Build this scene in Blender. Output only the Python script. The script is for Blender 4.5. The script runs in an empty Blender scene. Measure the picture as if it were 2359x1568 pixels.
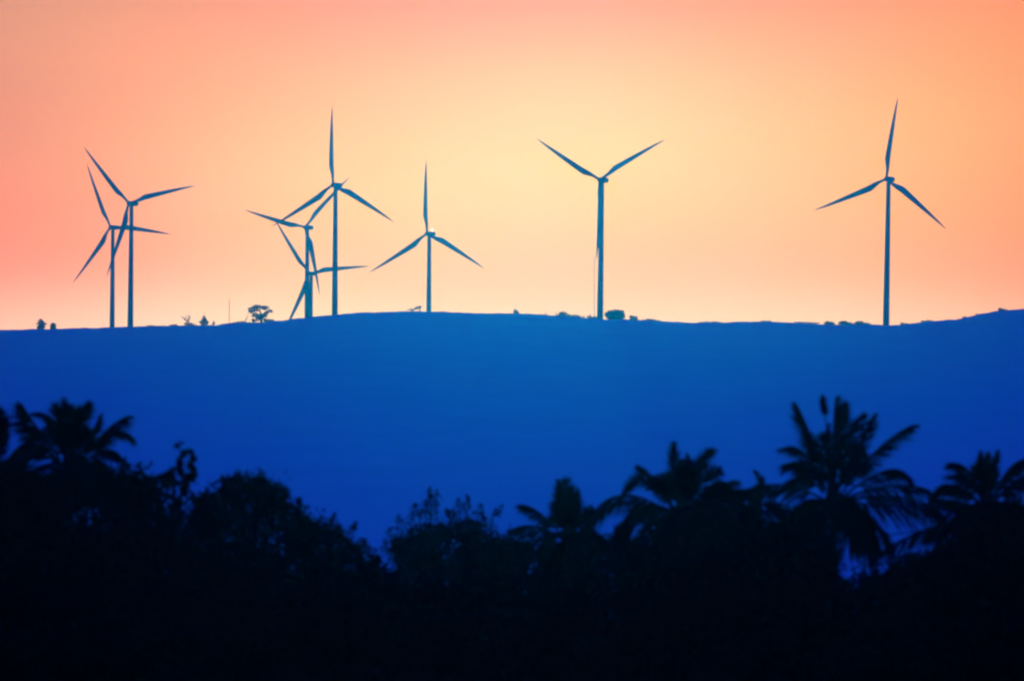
import bpy, math, random
import numpy as np
from mathutils import Vector, noise

rng = np.random.default_rng(7)
random.seed(7)
scene = bpy.context.scene
col = scene.collection

# ------------------------------------------------------------------ camera frame
HFOV = math.radians(10.0)
TH = math.tan(HFOV / 2)
PITCH = math.radians(2.73)
CAM = np.array([0.0, 0.0, 6.0])
FW = np.array([0.0, math.cos(PITCH), math.sin(PITCH)])
UP = np.array([0.0, -math.sin(PITCH), math.cos(PITCH)])
HALF = 1179.5                      # half the width of the survey grid used for measuring


def at(X, Y, dist):
    """the point seen at survey position X, Y that lies dist metres north of the camera"""
    d = FW + np.array([(X - HALF) / HALF * TH, 0, 0]) + UP * ((784 - Y) / HALF * TH)
    return CAM + d * (dist / d[1])


def mpp(dist):
    return dist * 2 * TH / (2 * HALF)


# ------------------------------------------------------------------ helpers
def link_mesh(name, verts, faces, mat, parent=None, base=None, smooth=False):
    verts = np.asarray(verts, dtype=float).reshape(-1, 3)
    if base is not None:
        verts = verts - np.asarray(base, dtype=float)
    me = bpy.data.meshes.new(name)
    me.from_pydata(verts.tolist(), [], [list(map(int, f)) for f in faces])
    me.materials.append(mat)
    if smooth:
        me.polygons.foreach_set('use_smooth', [True] * len(me.polygons))
    me.update()
    o = bpy.data.objects.new(name, me)
    col.objects.link(o)
    if parent is not None:
        o.parent = parent
    elif base is not None:
        o.location = Vector(base)
    return o


def thing(name, label, cat, base, group=None):
    o = bpy.data.objects.new(name, None)
    o.empty_display_size = 0.5
    o.location = Vector(base)
    col.objects.link(o)
    o['label'] = label
    o['category'] = cat
    if group:
        o['group'] = group
    return o


class MB:
    """collects vertices and faces of one mesh"""

    def __init__(self):
        self.v = []
        self.f = []

    def add(self, vs, fs):
        b = len(self.v)
        self.v.extend([tuple(p) for p in vs])
        self.f.extend([tuple(b + i for i in f) for f in fs])

    def tube(self, pts, radii, n=8, caps=True):
        pts = [np.asarray(p, float) for p in pts]
        rings = []
        for i, p in enumerate(pts):
            a = pts[max(i - 1, 0)]
            b = pts[min(i + 1, len(pts) - 1)]
            t = (b - a) / (np.linalg.norm(b - a) + 1e-9)
            ref = np.array([0, 1.0, 0]) if abs(t[1]) < .9 else np.array([1.0, 0, 0])
            s = np.cross(t, ref)
            s /= np.linalg.norm(s)
            u = np.cross(s, t)
            rings.append([p + radii[i] * (math.cos(2 * math.pi * k / n) * s + math.sin(2 * math.pi * k / n) * u) for k in range(n)])
        vs = [q for r in rings for q in r]
        fs = []
        for i in range(len(rings) - 1):
            for k in range(n):
                fs.append((i * n + k, i * n + (k + 1) % n, (i + 1) * n + (k + 1) % n, (i + 1) * n + k))
        if caps:
            fs.append(tuple(reversed(range(n))))
            fs.append(tuple((len(rings) - 1) * n + k for k in range(n)))
        self.add(vs, fs)

    def build(self, name, mat, parent=None, base=None, smooth=False):
        return link_mesh(name, self.v, self.f, mat, parent, base, smooth)


# ------------------------------------------------------------------ materials
def principled(name, c0, c1, scale, rough=.8, spec=.2, detail=4):
    m = bpy.data.materials.new(name)
    m.use_nodes = True
    nt = m.node_tree
    b = nt.nodes['Principled BSDF']
    b.inputs['Roughness'].default_value = rough
    b.inputs['Specular IOR Level'].default_value = spec
    tc = nt.nodes.new('ShaderNodeTexCoord')
    nz = nt.nodes.new('ShaderNodeTexNoise')
    nz.inputs['Scale'].default_value = scale
    nz.inputs['Detail'].default_value = detail
    rp = nt.nodes.new('ShaderNodeValToRGB')
    rp.color_ramp.elements[0].position = .3
    rp.color_ramp.elements[1].position = .7
    rp.color_ramp.elements[0].color = (*c0, 1)
    rp.color_ramp.elements[1].color = (*c1, 1)
    nt.links.new(tc.outputs['Object'], nz.inputs['Vector'])
    nt.links.new(nz.outputs['Fac'], rp.inputs['Fac'])
    nt.links.new(rp.outputs['Color'], b.inputs['Base Color'])
    return m


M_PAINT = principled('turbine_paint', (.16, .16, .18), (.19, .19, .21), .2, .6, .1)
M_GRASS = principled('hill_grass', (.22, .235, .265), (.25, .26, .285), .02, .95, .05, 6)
M_SOIL = principled('plain_soil', (.03, .035, .018), (.06, .05, .03), .08, .95, .05, 8)
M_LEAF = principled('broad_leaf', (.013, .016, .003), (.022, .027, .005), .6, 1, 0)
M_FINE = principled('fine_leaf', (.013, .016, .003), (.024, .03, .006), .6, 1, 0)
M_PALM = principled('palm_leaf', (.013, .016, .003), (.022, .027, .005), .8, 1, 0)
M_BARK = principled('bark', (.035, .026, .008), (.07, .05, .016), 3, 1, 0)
M_STEEL = principled('galvanised_steel', (.25, .25, .25), (.35, .35, .35), 2, .5, .4)
M_WIRE = principled('cable_sheath', (.012, .012, .006), (.016, .016, .008), 5, .9, .0)
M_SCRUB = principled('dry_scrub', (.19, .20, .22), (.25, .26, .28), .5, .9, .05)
M_WOOD = principled('pole_wood', (.07, .05, .035), (.12, .09, .06), 2, .9, .05)
M_GLOW = bpy.data.materials.new('glowing_white')
M_GLOW.use_nodes = True
_b = M_GLOW.node_tree.nodes['Principled BSDF']
_b.inputs['Base Color'].default_value = (.9, .9, .9, 1)
_b.inputs['Emission Color'].default_value = (1, .97, .9, 1)
_b.inputs['Emission Strength'].default_value = 1.6

# ------------------------------------------------------------------ terrain
RIDGE_Y = 4150.0
RIDGE = [(-4200, 800), (-1600, 775), (-500, 766), (0, 760), (90, 758), (150, 757), (260, 754), (330, 752), (440, 750), (500, 749),
         (520, 746), (535, 744), (600, 742.5), (640, 740), (700, 732), (760, 726), (820, 721), (900, 718), (960, 717), (1040, 719.5),
         (1120, 722), (1200, 722), (1260, 725.5), (1340, 731), (1380, 735), (1440, 736), (1500, 739), (1600, 743.5), (1680, 742),
         (1760, 740.5), (1840, 744), (1880, 747), (1940, 748), (2000, 747), (2040, 749), (2080, 747.5), (2130, 741), (2200, 736),
         (2240, 727), (2290, 717), (2320, 714.5), (2359, 711), (2600, 695), (3200, 690), (4400, 740), (6500, 800)]
_rx = np.array([at(X, Y, RIDGE_Y)[0] for X, Y in RIDGE])
_rz = np.array([at(X, Y, RIDGE_Y)[2] for X, Y in RIDGE])


def ridge_z(x, y=RIDGE_Y):
    """height of the skyline of the hill over x"""
    return np.interp(x, _rx, _rz)


BLADE = 60.5
TOWER = 107.0
# hub X, hub Y, distance, turn of the first blade (degrees), yaw (degrees), size, tower base X, label
TURBINES = [
    (303, 469, 4538, 12.0, 25, 1.0, 300, 'taller wind turbine of the overlapping left pair, a lower blade crossing the neighbouring tower'),
    (260, 524, 5055, -6.8, 25, 1.0, 258, 'shorter left wind turbine whose level blade crosses the tall neighbouring tower'),
    (773, 427, 4437, -29.0, 25, 1.0, 771, 'tallest wind turbine of the central cluster, one blade pointing straight up'),
    (708, 524, 4992, 44.8, 25, 1.0, 707, 'wind turbine just left of the tallest central one, a blade pointing left'),
    (717, 630, 5330, 5.2, 25, 1.03, 714, 'lowest wind turbine, rotor close above the ridge in the central cluster'),
    (989, 539, 4754, -29.0, 25, 1.0, 987, 'wind turbine standing alone at the hilltop, white spot on its nacelle'),
    (1387, 415, 4317, 28.4, 25, 1.0, 1382, 'Y shaped wind turbine with a blade hanging along its tower, beside rounded tree'),
    (2047, 413, 4226, -38.5, 25, 1.0, 2041, 'rightmost wind turbine standing alone in the dip of the ridge'),
]
_bx, _by, _bd = [], [], []
for hx, hy, d, ph, yaw, sc, bx, lab in TURBINES:
    hub = at(hx, hy, d)
    bz = hub[2] - TOWER * sc
    tx = at(bx, 740, d)[0]
    xr = tx * RIDGE_Y / d
    sight = CAM[2] + (ridge_z(xr) - CAM[2]) * d / RIDGE_Y
    _bx.append(tx); _by.append(d); _bd.append(max(sight - bz, 0.5))
_bx, _by, _bd = map(np.array, (_bx, _by, _bd))

FOOT_Y = 1900.0


def hill_z(x, y):
    if y <= RIDGE_Y:
        t = max(0.0, (y - FOOT_Y) / (RIDGE_Y - FOOT_Y))
        s = .62 * t + .38 * t * t * (3 - 2 * t)
        zr = float(ridge_z(x * (1 + .12 * (1 - t))))
        n = noise.noise((x * .006, y * .004, 3.1)) * 2.5 * math.sin(math.pi * min(1, t)) ** 1.5 * min(1, (1 - t) * 3)
        r = noise.noise((x * .11, y * .11, 8.2)) * .6 + noise.noise((x * .35, y * .3, 1.2)) * .5
        return -1.5 + (zr + 1.5) * s + n + r * t
    xr = x * RIDGE_Y / y
    sight = CAM[2] + (float(ridge_z(xr)) - CAM[2]) * y / RIDGE_Y
    w = 1.0 / (((x - _bx) / 60) ** 2 + ((y - _by) / 90) ** 2 + .02)
    w0 = 1.0 / (((y - RIDGE_Y) / 60) ** 2 + .02)
    dl = float((w * _bd).sum() / (w.sum() + w0))
    if y > 5500:
        dl += (y - 5500) * .12
    return sight - dl - .2


def grid(name, xs, ys, zf, mat):
    vs = [(x, y, zf(x, y)) for y in ys for x in xs]
    n = len(xs)
    fs = [(j * n + i, j * n + i + 1, (j + 1) * n + i + 1, (j + 1) * n + i) for j in range(len(ys) - 1) for i in range(n - 1)]
    o = link_mesh(name, vs, fs, mat, smooth=True)
    o['kind'] = 'structure'
    return o


xs = list(np.linspace(-1600, -480, 29)) + list(np.arange(-476, 477, 2.6)) + list(np.linspace(480, 1600, 29))
ys = list(np.linspace(FOOT_Y - 60, 3900, 70)) + list(np.linspace(3930, 4145, 22)) + [4150] + list(np.linspace(4156, 4300, 16)) + list(np.linspace(4330, 6300, 46))
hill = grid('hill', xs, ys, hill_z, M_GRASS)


def plain_z(x, y):
    return .15 * noise.noise((x * .03, y * .03, 0)) + .4 * noise.noise((x * .004, y * .004, 4)) * min(1, y / 400 if y > 0 else 0)


ground = grid('ground', list(np.linspace(-1650, 1650, 90)), list(np.linspace(-350, 2300, 110)), plain_z, M_SOIL)

# ------------------------------------------------------------------ wind turbines
def blade_mesh(L):
    mb = MB()
    st = []
    N = 22
    for i in range(N + 1):
        t = i / N
        r = 1.2 + (L - 1.2) * t
        if t < .04:
            c, th = 1.9, 1.9
        elif t < .22:
            q = (t - .04) / .18
            q = q * q * (3 - 2 * q)
            c, th = 1.9 + (4.5 - 1.9) * q, 1.9 + (1.0 - 1.9) * q
        else:
            q = (t - .22) / .78
            c = 4.5 * (1 - q ** 1.12) + .7 * q * (1 - q ** 8)
            th = max(.06, 1.0 * (1 - q) ** 1.3)
        c = max(c, .12)
        tw = math.radians(22 * (1 - t) ** 2)
        st.append((r, c, th, tw, t))
    n = 12
    vs = []
    for r, c, th, tw, t in st:
        q = min(1, max(0, (t - .04) / .18))
        for k in range(n):
            a = 2 * math.pi * k / n
            px = .5 * c * (1 + math.cos(a))                          # 0..c along the chord
            py = .5 * th * math.sin(a) * (1 if q < .5 else (.35 + .65 * (1 - px / c)))
            lx = (px - .5 * c) if q <= 0 else (px - (.5 * c * (1 - q) + .95 * q))
            lx = -lx
            x = lx * math.cos(tw) + py * math.sin(tw)
            y = -lx * math.sin(tw) + py * math.cos(tw)
            vs.append((x, y - .0007 * (r ** 2) * .35, r))
    fs = []
    for i in range(N):
        for k in range(n):
            fs.append((i * n + k, i * n + (k + 1) % n, (i + 1) * n + (k + 1) % n, (i + 1) * n + k))
    fs.append(tuple(reversed(range(n))))
    fs.append(tuple(N * n + k for k in range(n)))
    mb.add(vs, fs)
    return mb


def lathe_y(profile, n=20):
    """profile of (y, radius) turned about the y axis"""
    vs, fs = [], []
    for y, r in profile:
        for k in range(n):
            a = 2 * math.pi * k / n
            vs.append((r * math.cos(a), y, r * math.sin(a)))
    for i in range(len(profile) - 1):
        for k in range(n):
            fs.append((i * n + k, i * n + (k + 1) % n, (i + 1) * n + (k + 1) % n, (i + 1) * n + k))
    fs.append(tuple(reversed(range(n))))
    fs.append(tuple((len(profile) - 1) * n + k for k in range(n)))
    return vs, fs


def nacelle_mesh():
    mb = MB()
    sec = [(-2.6, 1.5, 1.6, 0), (-1.6, 1.85, 1.9, 0), (3.5, 1.95, 2.0, .1), (7.2, 1.8, 1.8, .3), (8.6, 1.5, 1.35, .5)]
    n = 16
    vs = []
    for y, w, h, dz in sec:
        for k in range(n):
            a = 2 * math.pi * k / n
            ca, sa = math.cos(a), math.sin(a)
            e = .45
            vs.append((w * math.copysign(abs(ca) ** e, ca), y, dz + h * math.copysign(abs(sa) ** e, sa)))
    fs = []
    for i in range(len(sec) - 1):
        for k in range(n):
            fs.append((i * n + k, i * n + (k + 1) % n, (i + 1) * n + (k + 1) % n, (i + 1) * n + k))
    fs.append(tuple(reversed(range(n))))
    fs.append(tuple((len(sec) - 1) * n + k for k in range(n)))
    mb.add(vs, fs)
    return mb


_bm = blade_mesh(BLADE)
_blade_me = bpy.data.meshes.new('blade')
_blade_me.from_pydata(_bm.v, [], _bm.f)
_blade_me.materials.append(M_PAINT)
_blade_me.polygons.foreach_set('use_smooth', [True] * len(_blade_me.polygons))
_nm = nacelle_mesh()
_sv, _sf = lathe_y([(-6.6, .12), (-6.3, .75), (-5.6, 1.35), (-4.6, 1.75), (-3.4, 1.85), (-2.62, 1.75)])
_tower_cache = {}

for i, (hx, hy, d, ph, yaw, sc, bx, lab) in enumerate(TURBINES):
    hub = at(hx, hy, d)
    tx = at(bx, 740, d)[0]
    base = np.array([tx, d, hub[2] - TOWER * sc])
    root = thing('wind_turbine', lab, 'wind turbine', base, 'wind turbines along the ridge')
    lean = hub[0] - tx
    # the tower, with flange rings between its sections
    mb = MB()
    pts, rad = [], []
    H = TOWER * sc - 1.9
    for k in range(25):
        t = k / 24
        pts.append((lean * t, 0, -2 + (H + 2) * t))
        rad.append((2.4 - .9 * t) * sc)
    mb.tube(pts, rad, 24)
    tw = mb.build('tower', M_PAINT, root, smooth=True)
    for q in (.33, .66):
        mf = MB()
        z = H * q
        r = (2.4 - .9 * q) * sc + .06
        mf.tube([(lean * q, 0, z - .15), (lean * q, 0, z + .15)], [r, r], 24)
        mf.build('flange', M_PAINT, tw)
    # the head: nacelle, spinner and the three blades, turned by the yaw
    ya = math.radians(yaw)
    nac = _nm.build('nacelle', M_PAINT, root, smooth=True)
    nac.location = (lean, 0, TOWER * sc)
    nac.rotation_euler = (0, 0, -ya)
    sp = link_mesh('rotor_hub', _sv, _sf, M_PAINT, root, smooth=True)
    sp.location = (lean, 0, TOWER * sc)
    sp.rotation_euler = (0, 0, -ya)
    for b in range(3):
        ang = math.radians(ph + 120 * b)                 # counter-clockwise from the right as seen by the camera
        o = bpy.data.objects.new('blade', _blade_me)
        col.objects.link(o)
        o.parent = root
        # blade length runs along local z: turn it about y, then yaw
        e = Vector((0, 0, 0))
        from mathutils import Matrix
        R = Matrix.Rotation(-ya, 4, 'Z') @ Matrix.Rotation(math.pi / 2 - ang, 4, 'Y')
        off = Matrix.Rotation(-ya, 4, 'Z') @ Vector((0, -4.4, 0))
        o.matrix_local = Matrix.Translation(Vector((lean, 0, TOWER * sc)) + off) @ R @ Matrix.Scale(sc, 4)
    if i == 5:  # small white emissive cap on top of this nacelle
        lv, lf = [], []
        mbl = MB()
        mbl.tube([(0, 0, -.2), (0, 0, .9)], [.35, .35], 12)
        prof = [(.9, 1.0), (1.3, 1.05), (1.9, .9), (2.4, .5), (2.6, .1)]
        mbl.tube([(0, 0, z) for z, r in prof], [r for z, r in prof], 14)
        bc = mbl.build('glowing_cap', M_GLOW, root, smooth=True)
        p = Matrix.Rotation(-ya, 4, 'Z') @ Vector((0, 5.2, 2.2))
        bc.location = Vector((lean, 0, TOWER * sc)) + p
        bc['label'] = 'glowing white cap'

# ------------------------------------------------------------------ foliage
def leaf_cloud(centers, normals_seed, size, stretch=1.7, droop=0.0):
    """a rhombus leaf at every centre, facing every way"""
    n = len(centers)
    d = rng.normal(size=(n, 3))
    d[:, 2] -= droop
    d /= np.linalg.norm(d, axis=1)[:, None]
    r = rng.normal(size=(n, 3))
    s = np.cross(d, r)
    s /= np.linalg.norm(s, axis=1)[:, None] + 1e-9
    L = size * stretch * rng.uniform(.6, 1.25, n)[:, None]
    W = size * rng.uniform(.6, 1.2, n)[:, None]
    c = np.asarray(centers)
    v = np.empty((n, 4, 3))
    v[:, 0] = c - d * L * .5
    v[:, 1] = c + s * W * .5
    v[:, 2] = c + d * L * .5
    v[:, 3] = c - s * W * .5
    f = np.arange(n * 4).reshape(n, 4)
    return v.reshape(-1, 3), f


def clump_points(c, r, n, twigs=26, fill=.45, spread=.20):
    """points of an uneven crown clump: a filled heart and twig tufts breaking its outline"""
    c = np.asarray(c, float)
    r = np.asarray(r, float)
    nf = int(n * fill)
    u = rng.normal(size=(nf, 3))
    u /= np.linalg.norm(u, axis=1)[:, None]
    p1 = c + u * r * (rng.uniform(0, 1, nf) ** .38)[:, None] * .88
    tw = rng.normal(size=(twigs, 3))
    tw /= np.linalg.norm(tw, axis=1)[:, None]
    tw = tw * rng.uniform(.78, 1.08, twigs)[:, None]
    k = rng.integers(0, twigs, n - nf)
    sg = spread * rng.uniform(.5, 1.2, twigs)
    p2 = c + tw[k] * r + rng.normal(size=(n - nf, 3)) * r * sg[k][:, None]
    return np.vstack([p1, p2])


def trunk_and_limbs(mb, base, targets, r0, split=.4):
    """a tapered trunk that forks into limbs reaching the clumps"""
    base = np.asarray(base, float)
    cen = np.mean(np.asarray(targets), axis=0)
    fork = base + (cen - base) * split
    fork[0] = base[0] + (cen[0] - base[0]) * .35
    mid = (base + fork) / 2 + np.array([random.uniform(-.15, .15), random.uniform(-.1, .1), 0]) * r0 * 4
    mb.tube([base - np.array([0, 0, .3]), base + (mid - base) * .3, mid, fork], [r0 * 1.35, r0, r0 * .85, r0 * .7], 9)
    for t in targets:
        t = np.asarray(t, float)
        m = fork + (t - fork) * .5 + np.array([0, 0, .12 * np.linalg.norm(t - fork)])
        mb.tube([fork, m, t], [r0 * .55, r0 * .32, r0 * .1], 6)


def clump_world(dist, clumps, depth=1.0):
    out = []
    k = mpp(dist)
    for c in clumps:
        X, Y, rx, ry = c[:4]
        dy = c[4] if len(c) > 4 else 0
        p = at(X, Y, dist)
        p[1] += dy
        out.append((p, np.array([rx * k, max(min(rx, ry * 1.6), rx * .6) * k * depth, ry * k])))
    return out


def broad_tree(name, label, cat, dist, clumps, leaf, density, group=None, sprays=(), mat=None, bx=None, ground_z=None, r0=None,
               twigs=26, fill=.45, spread=.2, stretch=1.7):
    mat = mat or M_LEAF
    cw = clump_world(dist, clumps)
    mx = np.mean([c[0][0] for c in cw]) if bx is None else at(bx, 800, dist)[0]
    gz = plain_z(mx, dist) if ground_z is None else ground_z
    base = np.array([mx, dist, gz])
    root = thing(name, label, cat, base, group)
    pts = []
    for c, r in cw:
        area = r[0] * r[2] * math.pi
        n = int(np.clip(density * area / (leaf * leaf), 40, 9000))
        pts.append(clump_points(c, r, n, twigs, fill, spread))
    for X0, Y0, X1, Y1, w, n in sprays:                       # a spray of leaves along a twig
        a, b = at(X0, Y0, dist), at(X1, Y1, dist)
        t = rng.uniform(0, 1, n)[:, None]
        k = mpp(dist)
        p = a + (b - a) * t + rng.normal(size=(n, 3)) * w * k * (1.15 - t)
        pts.append(p)
    pts = np.vstack(pts)
    pts = pts[pts[:, 2] > gz + .05]
    v, f = leaf_cloud(pts, 0, leaf, stretch)
    mb = MB()
    hh = max(c[0][2] for c in cw) - gz
    trunk_and_limbs(mb, base, [c[0] for c in cw], r0 or max(.12, .028 * hh))
    for X0, Y0, X1, Y1, w, n in sprays:
        k = mpp(dist)
        mb.tube([at(X0, Y0, dist), at((X0 + X1) / 2 + 1, (Y0 + Y1) / 2, dist), at(X1, Y1, dist)], [1.4 * k, 1.0 * k, .4 * k], 5)
    mb.build('trunk', M_BARK, root, base, smooth=True)
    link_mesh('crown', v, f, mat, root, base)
    return root


# ------------------------------------------------------------------ palms
def frond_mesh(p0, p1, p2, width, droop=.35, n=56, mode=0, roll=0.0, start=.16, lw=.034, out=1.0):
    """a pinnate frond: an arched rachis with two rows of narrow leaflets.
    mode 0: blade turned to the sky; 1: blade seen flat on; 2: folded blade, both rows combed to the lower side"""
    p0, p1, p2 = (np.asarray(p, float) for p in (p0, p1, p2))

    def B(t):
        return (1 - t) ** 2 * p0 + 2 * t * (1 - t) * p1 + t * t * p2

    def T(t):
        d = 2 * (1 - t) * (p1 - p0) + 2 * t * (p2 - p1)
        return d / (np.linalg.norm(d) + 1e-9)

    mb = MB()
    ts = np.linspace(0, 1, 12)
    mb.tube([B(t) for t in ts], [.05 * (1 - .85 * t) for t in ts], 5)
    down = np.array([0, 0, -1.0])
    for i in range(n):
        t = start + (1 - start) * (i + .5) / n
        tt = T(t)
        c = B(t)
        if mode == 0:
            s = np.cross(tt, [0, 0, 1.0])
            nr = np.linalg.norm(s)
            s = np.array([1.0, 0, 0]) if nr < .15 else s / nr
            u = np.cross(s, tt)
            s = s * math.cos(roll) + u * math.sin(roll)
        else:
            s = np.cross(tt, [0, -1.0, .2])
            s /= np.linalg.norm(s) + 1e-9
            u = np.cross(s, tt)
            if mode == 2:
                want = down + np.array([.55 * out, 0, 0])
                if np.dot(s, want) < 0:
                    s = -s
        q = (t - start) / (1 - start)
        ll = width * (.5 + .5 * math.sin(math.pi * min(1, .15 + q * .6))) * (1 - .55 * max(0, q - .6) / .4)
        ang = math.radians(54 - 36 * q)
        for sd in (-1, 1):
            if rng.uniform() < .07:
                continue
            l = ll * rng.uniform(.75, 1.15)
            a = ang + rng.normal() * .11
            if mode == 2:
                dr = tt * math.cos(a) + s * math.sin(a) * (1 if sd > 0 else .75) + u * sd * .45
            else:
                dr = tt * math.cos(a) + sd * s * math.sin(a) + u * (.15 + rng.normal() * .12)
            dr /= np.linalg.norm(dr)
            w = np.cross(dr, rng.normal(size=3))
            w /= np.linalg.norm(w) + 1e-9
            k = droop * rng.uniform(.6, 1.4)
            a1 = c + dr * l * .5 + down * k * l * .14
            a2 = c + dr * l * (1 - .22 * k) + down * k * l * .55
            h = lw * .5
            mb.add([c - w * h * .7, c + w * h * .7, a1 - w * h, a1 + w * h, a2], [(0, 1, 3, 2), (2, 3, 4)])
    return mb


def palm(label, dist, crown, fronds, group, fill=8, fl=2.8, trunk_dx=0, r=.16, width=1.22, lean=0.0, lw=.046):
    """crown: survey position of the bud; fronds: (base, control, tip, width factor, droop, depth at tip, roll)"""
    k = mpp(dist)
    cp = at(crown[0], crown[1], dist)
    bx = cp[0] + trunk_dx
    base = np.array([bx, dist + lean, plain_z(bx, dist + lean)])
    root = thing('palm_tree', label, 'palm tree', base, group)
    mb = MB()
    pts, rad = [], []
    for j in range(26):
        t = j / 25
        e = t ** 1.3
        pts.append(base + (cp - base) * np.array([e, e, t]) - np.array([0, 0, .3 * (1 - t)]))
        rad.append(r * (1.55 - .75 * min(1, t * 5) + (.0 if j % 2 else .10) - .08 * t))
    mb.tube(pts, rad, 10)
    mb.build('trunk', M_BARK, root, base, smooth=True)
    # fibrous crown shaft, where the frond bases sit
    ms = MB()
    ms.tube([cp + np.array([0, 0, z]) for z in (-.55, -.25, .1, .45, .8)], [.15, .26, .28, .18, .05], 10)
    ms.build('crown_shaft', M_BARK, root, base, smooth=True)
    for b, c, t_, mode, wf, dr, dep, n, st in fronds:
        dep = rng.uniform(-.6, .6) if dep is None else dep
        pb = at(b[0], b[1], dist)
        pb = cp + (pb - cp) * .5
        pc = at(c[0], c[1], dist)
        pt = at(t_[0], t_[1], dist)
        pc[1] += dep * .5
        pt[1] += dep
        frond_mesh(pb, pc, pt, width * wf, dr, int(n * 1.25), mode, rng.uniform(.3, .9) * rng.choice([-1, 1]), st, lw,
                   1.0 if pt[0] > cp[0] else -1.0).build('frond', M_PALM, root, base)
    for j in range(fill):                                    # the lower fronds that fill the crown, all round
        az = 2 * math.pi * (j + rng.uniform(-.3, .3)) / max(1, fill)
        el = math.radians(rng.uniform(-45, 12))
        l = fl * rng.uniform(.7, 1.0)
        dv = np.array([math.cos(az) * math.cos(el), math.sin(az) * math.cos(el), math.sin(el)])
        pc = cp + dv * l * .5 + np.array([0, 0, .2 * l])
        pt = cp + dv * l * .9 + np.array([0, 0, -.4 * l])
        frond_mesh(cp, pc, pt, width, .8, 54, 0, rng.uniform(-.6, .6), .16, lw).build('frond', M_PALM, root, base)
    return root


def z5(x, y): return (x * .3673, 864 + y * .3673)
def z8(x, y): return (1728 + x * .3676, 864 + y * .3676)
def z9(x, y): return (1728 + x * .3307, 864 + y * .3307)
def zA(x, y): return (1152 + x * .2686, 979 + y * .2686)
def zB(x, y): return (x * .2939, 864 + y * .2939)


def F(z, b, c, t, mode=0, wf=1.0, droop=.35, dep=None, n=58, start=.16):
    return (z(*b), z(*c), z(*t), mode, wf, droop, dep, n, start)


GP = 'palms in the dark foreground'
# palm at the left, under the hill
palm('ragged dark palm at left whose fronds rise above the round bush', 186, zB(545, 720), [
    F(zB, (400, 600), (280, 400), (183, 238), 2, .95, .3, 0, 44),
    F(zB, (480, 560), (420, 240), (252, 292), 2, .4, .4, .3),
    F(zB, (510, 600), (505, 420), (500, 205), 1, .5, .1, .2),
    F(zB, (470, 600), (450, 420), (438, 240), 1, .5, .15, -.4),
    F(zB, (530, 600), (540, 430), (545, 260), 1, .55, .15, .5),
    F(zB, (590, 620), (610, 370), (700, 235), 1, .5, .15, .1),
    F(zB, (570, 620), (590, 430), (640, 270), 1, .55, .15, -.3),
    F(zB, (660, 640), (715, 460), (772, 315), 2, .45, .3, .3),
    F(zB, (700, 660), (820, 400), (995, 325), 2, .75, .3, -.4, 44),
    F(zB, (700, 660), (880, 310), (1045, 490), 2, .6, .5, .4, 46),
    F(zB, (700, 680), (860, 520), (945, 625), 2, .6, .6, -.4),
    F(zB, (700, 700), (830, 620), (840, 760), 2, .7, .8, .3),
    F(zB, (380, 640), (240, 430), (195, 350), 2, .8, .4, .5),
    F(zB, (380, 660), (220, 420), (130, 590), 2, .9, .7, -.3),
    F(zB, (400, 680), (260, 540), (200, 700), 0, .9, .8, .2),
    F(zB, (500, 640), (430, 480), (360, 420), 1, .6, .3, .6),
    F(zB, (600, 660), (660, 520), (700, 430), 1, .5, .3, -.6),
], GP, fill=10, fl=2.5)
# the palm at the left edge, mostly out of the picture
palm('palm at the left edge of the picture, one upright frond showing', 180, z5(-110, 640), [
    F(z5, (-40, 620), (25, 420), (14, 225), 1, .45, .1, .2),
    F(z5, (-40, 620), (10, 420), (-8, 230), 1, .6, .1, -.2),
    F(z5, (-60, 620), (-20, 420), (-40, 250), 1, .6, .1, .4),
    F(z5, (-80, 620), (-120, 350), (-160, 200), 1, .6),
    F(z5, (-120, 620), (-330, 420), (-420, 560), 2, .8),
    F(z5, (-90, 640), (60, 480), (80, 540), 2, .7),
], GP, fill=10, fl=2.6)
# the small palm in the middle
palm('small palm with an upright tuft and one thin frond arching left', 212, zA(585, 960), [
    F(zA, (570, 880), (535, 680), (500, 490), 1, .55, .1, .2),
    F(zA, (580, 880), (570, 680), (572, 478), 1, .65, .1, -.2),
    F(zA, (590, 880), (590, 700), (600, 560), 1, .65, .1, .4),
    F(zA, (640, 880), (670, 700), (668, 550), 1, .26, .1, .1),
    F(zA, (540, 880), (500, 760), (480, 680), 1, .6, .15, -.4),
    F(zA, (560, 880), (530, 740), (520, 600), 1, .6, .15, .6),
    F(zA, (620, 880), (640, 760), (650, 660), 1, .6, .15, -.6),
    F(zA, (490, 960), (340, 700), (195, 678), 2, .8, .3, .2, 40),
    F(zA, (480, 970), (270, 790), (85, 900), 2, .75, .5, -.3, 44),
    F(zA, (660, 920), (740, 740), (790, 725), 1, .45, .3, .3),
    F(zA, (690, 960), (820, 800), (855, 1010), 2, .7, .6, -.4),
    F(zA, (480, 980), (380, 900), (330, 1060), 2, .8, .7, .4),
    F(zA, (670, 980), (770, 900), (770, 1090), 2, .8, .7, .5),
    F(zA, (560, 900), (500, 780), (440, 800), 1, .5, .3, .5),
    F(zA, (630, 900), (680, 780), (720, 800), 1, .5, .3, -.5),
], GP, fill=9, fl=2.0, r=.12, width=1.1)
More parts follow.
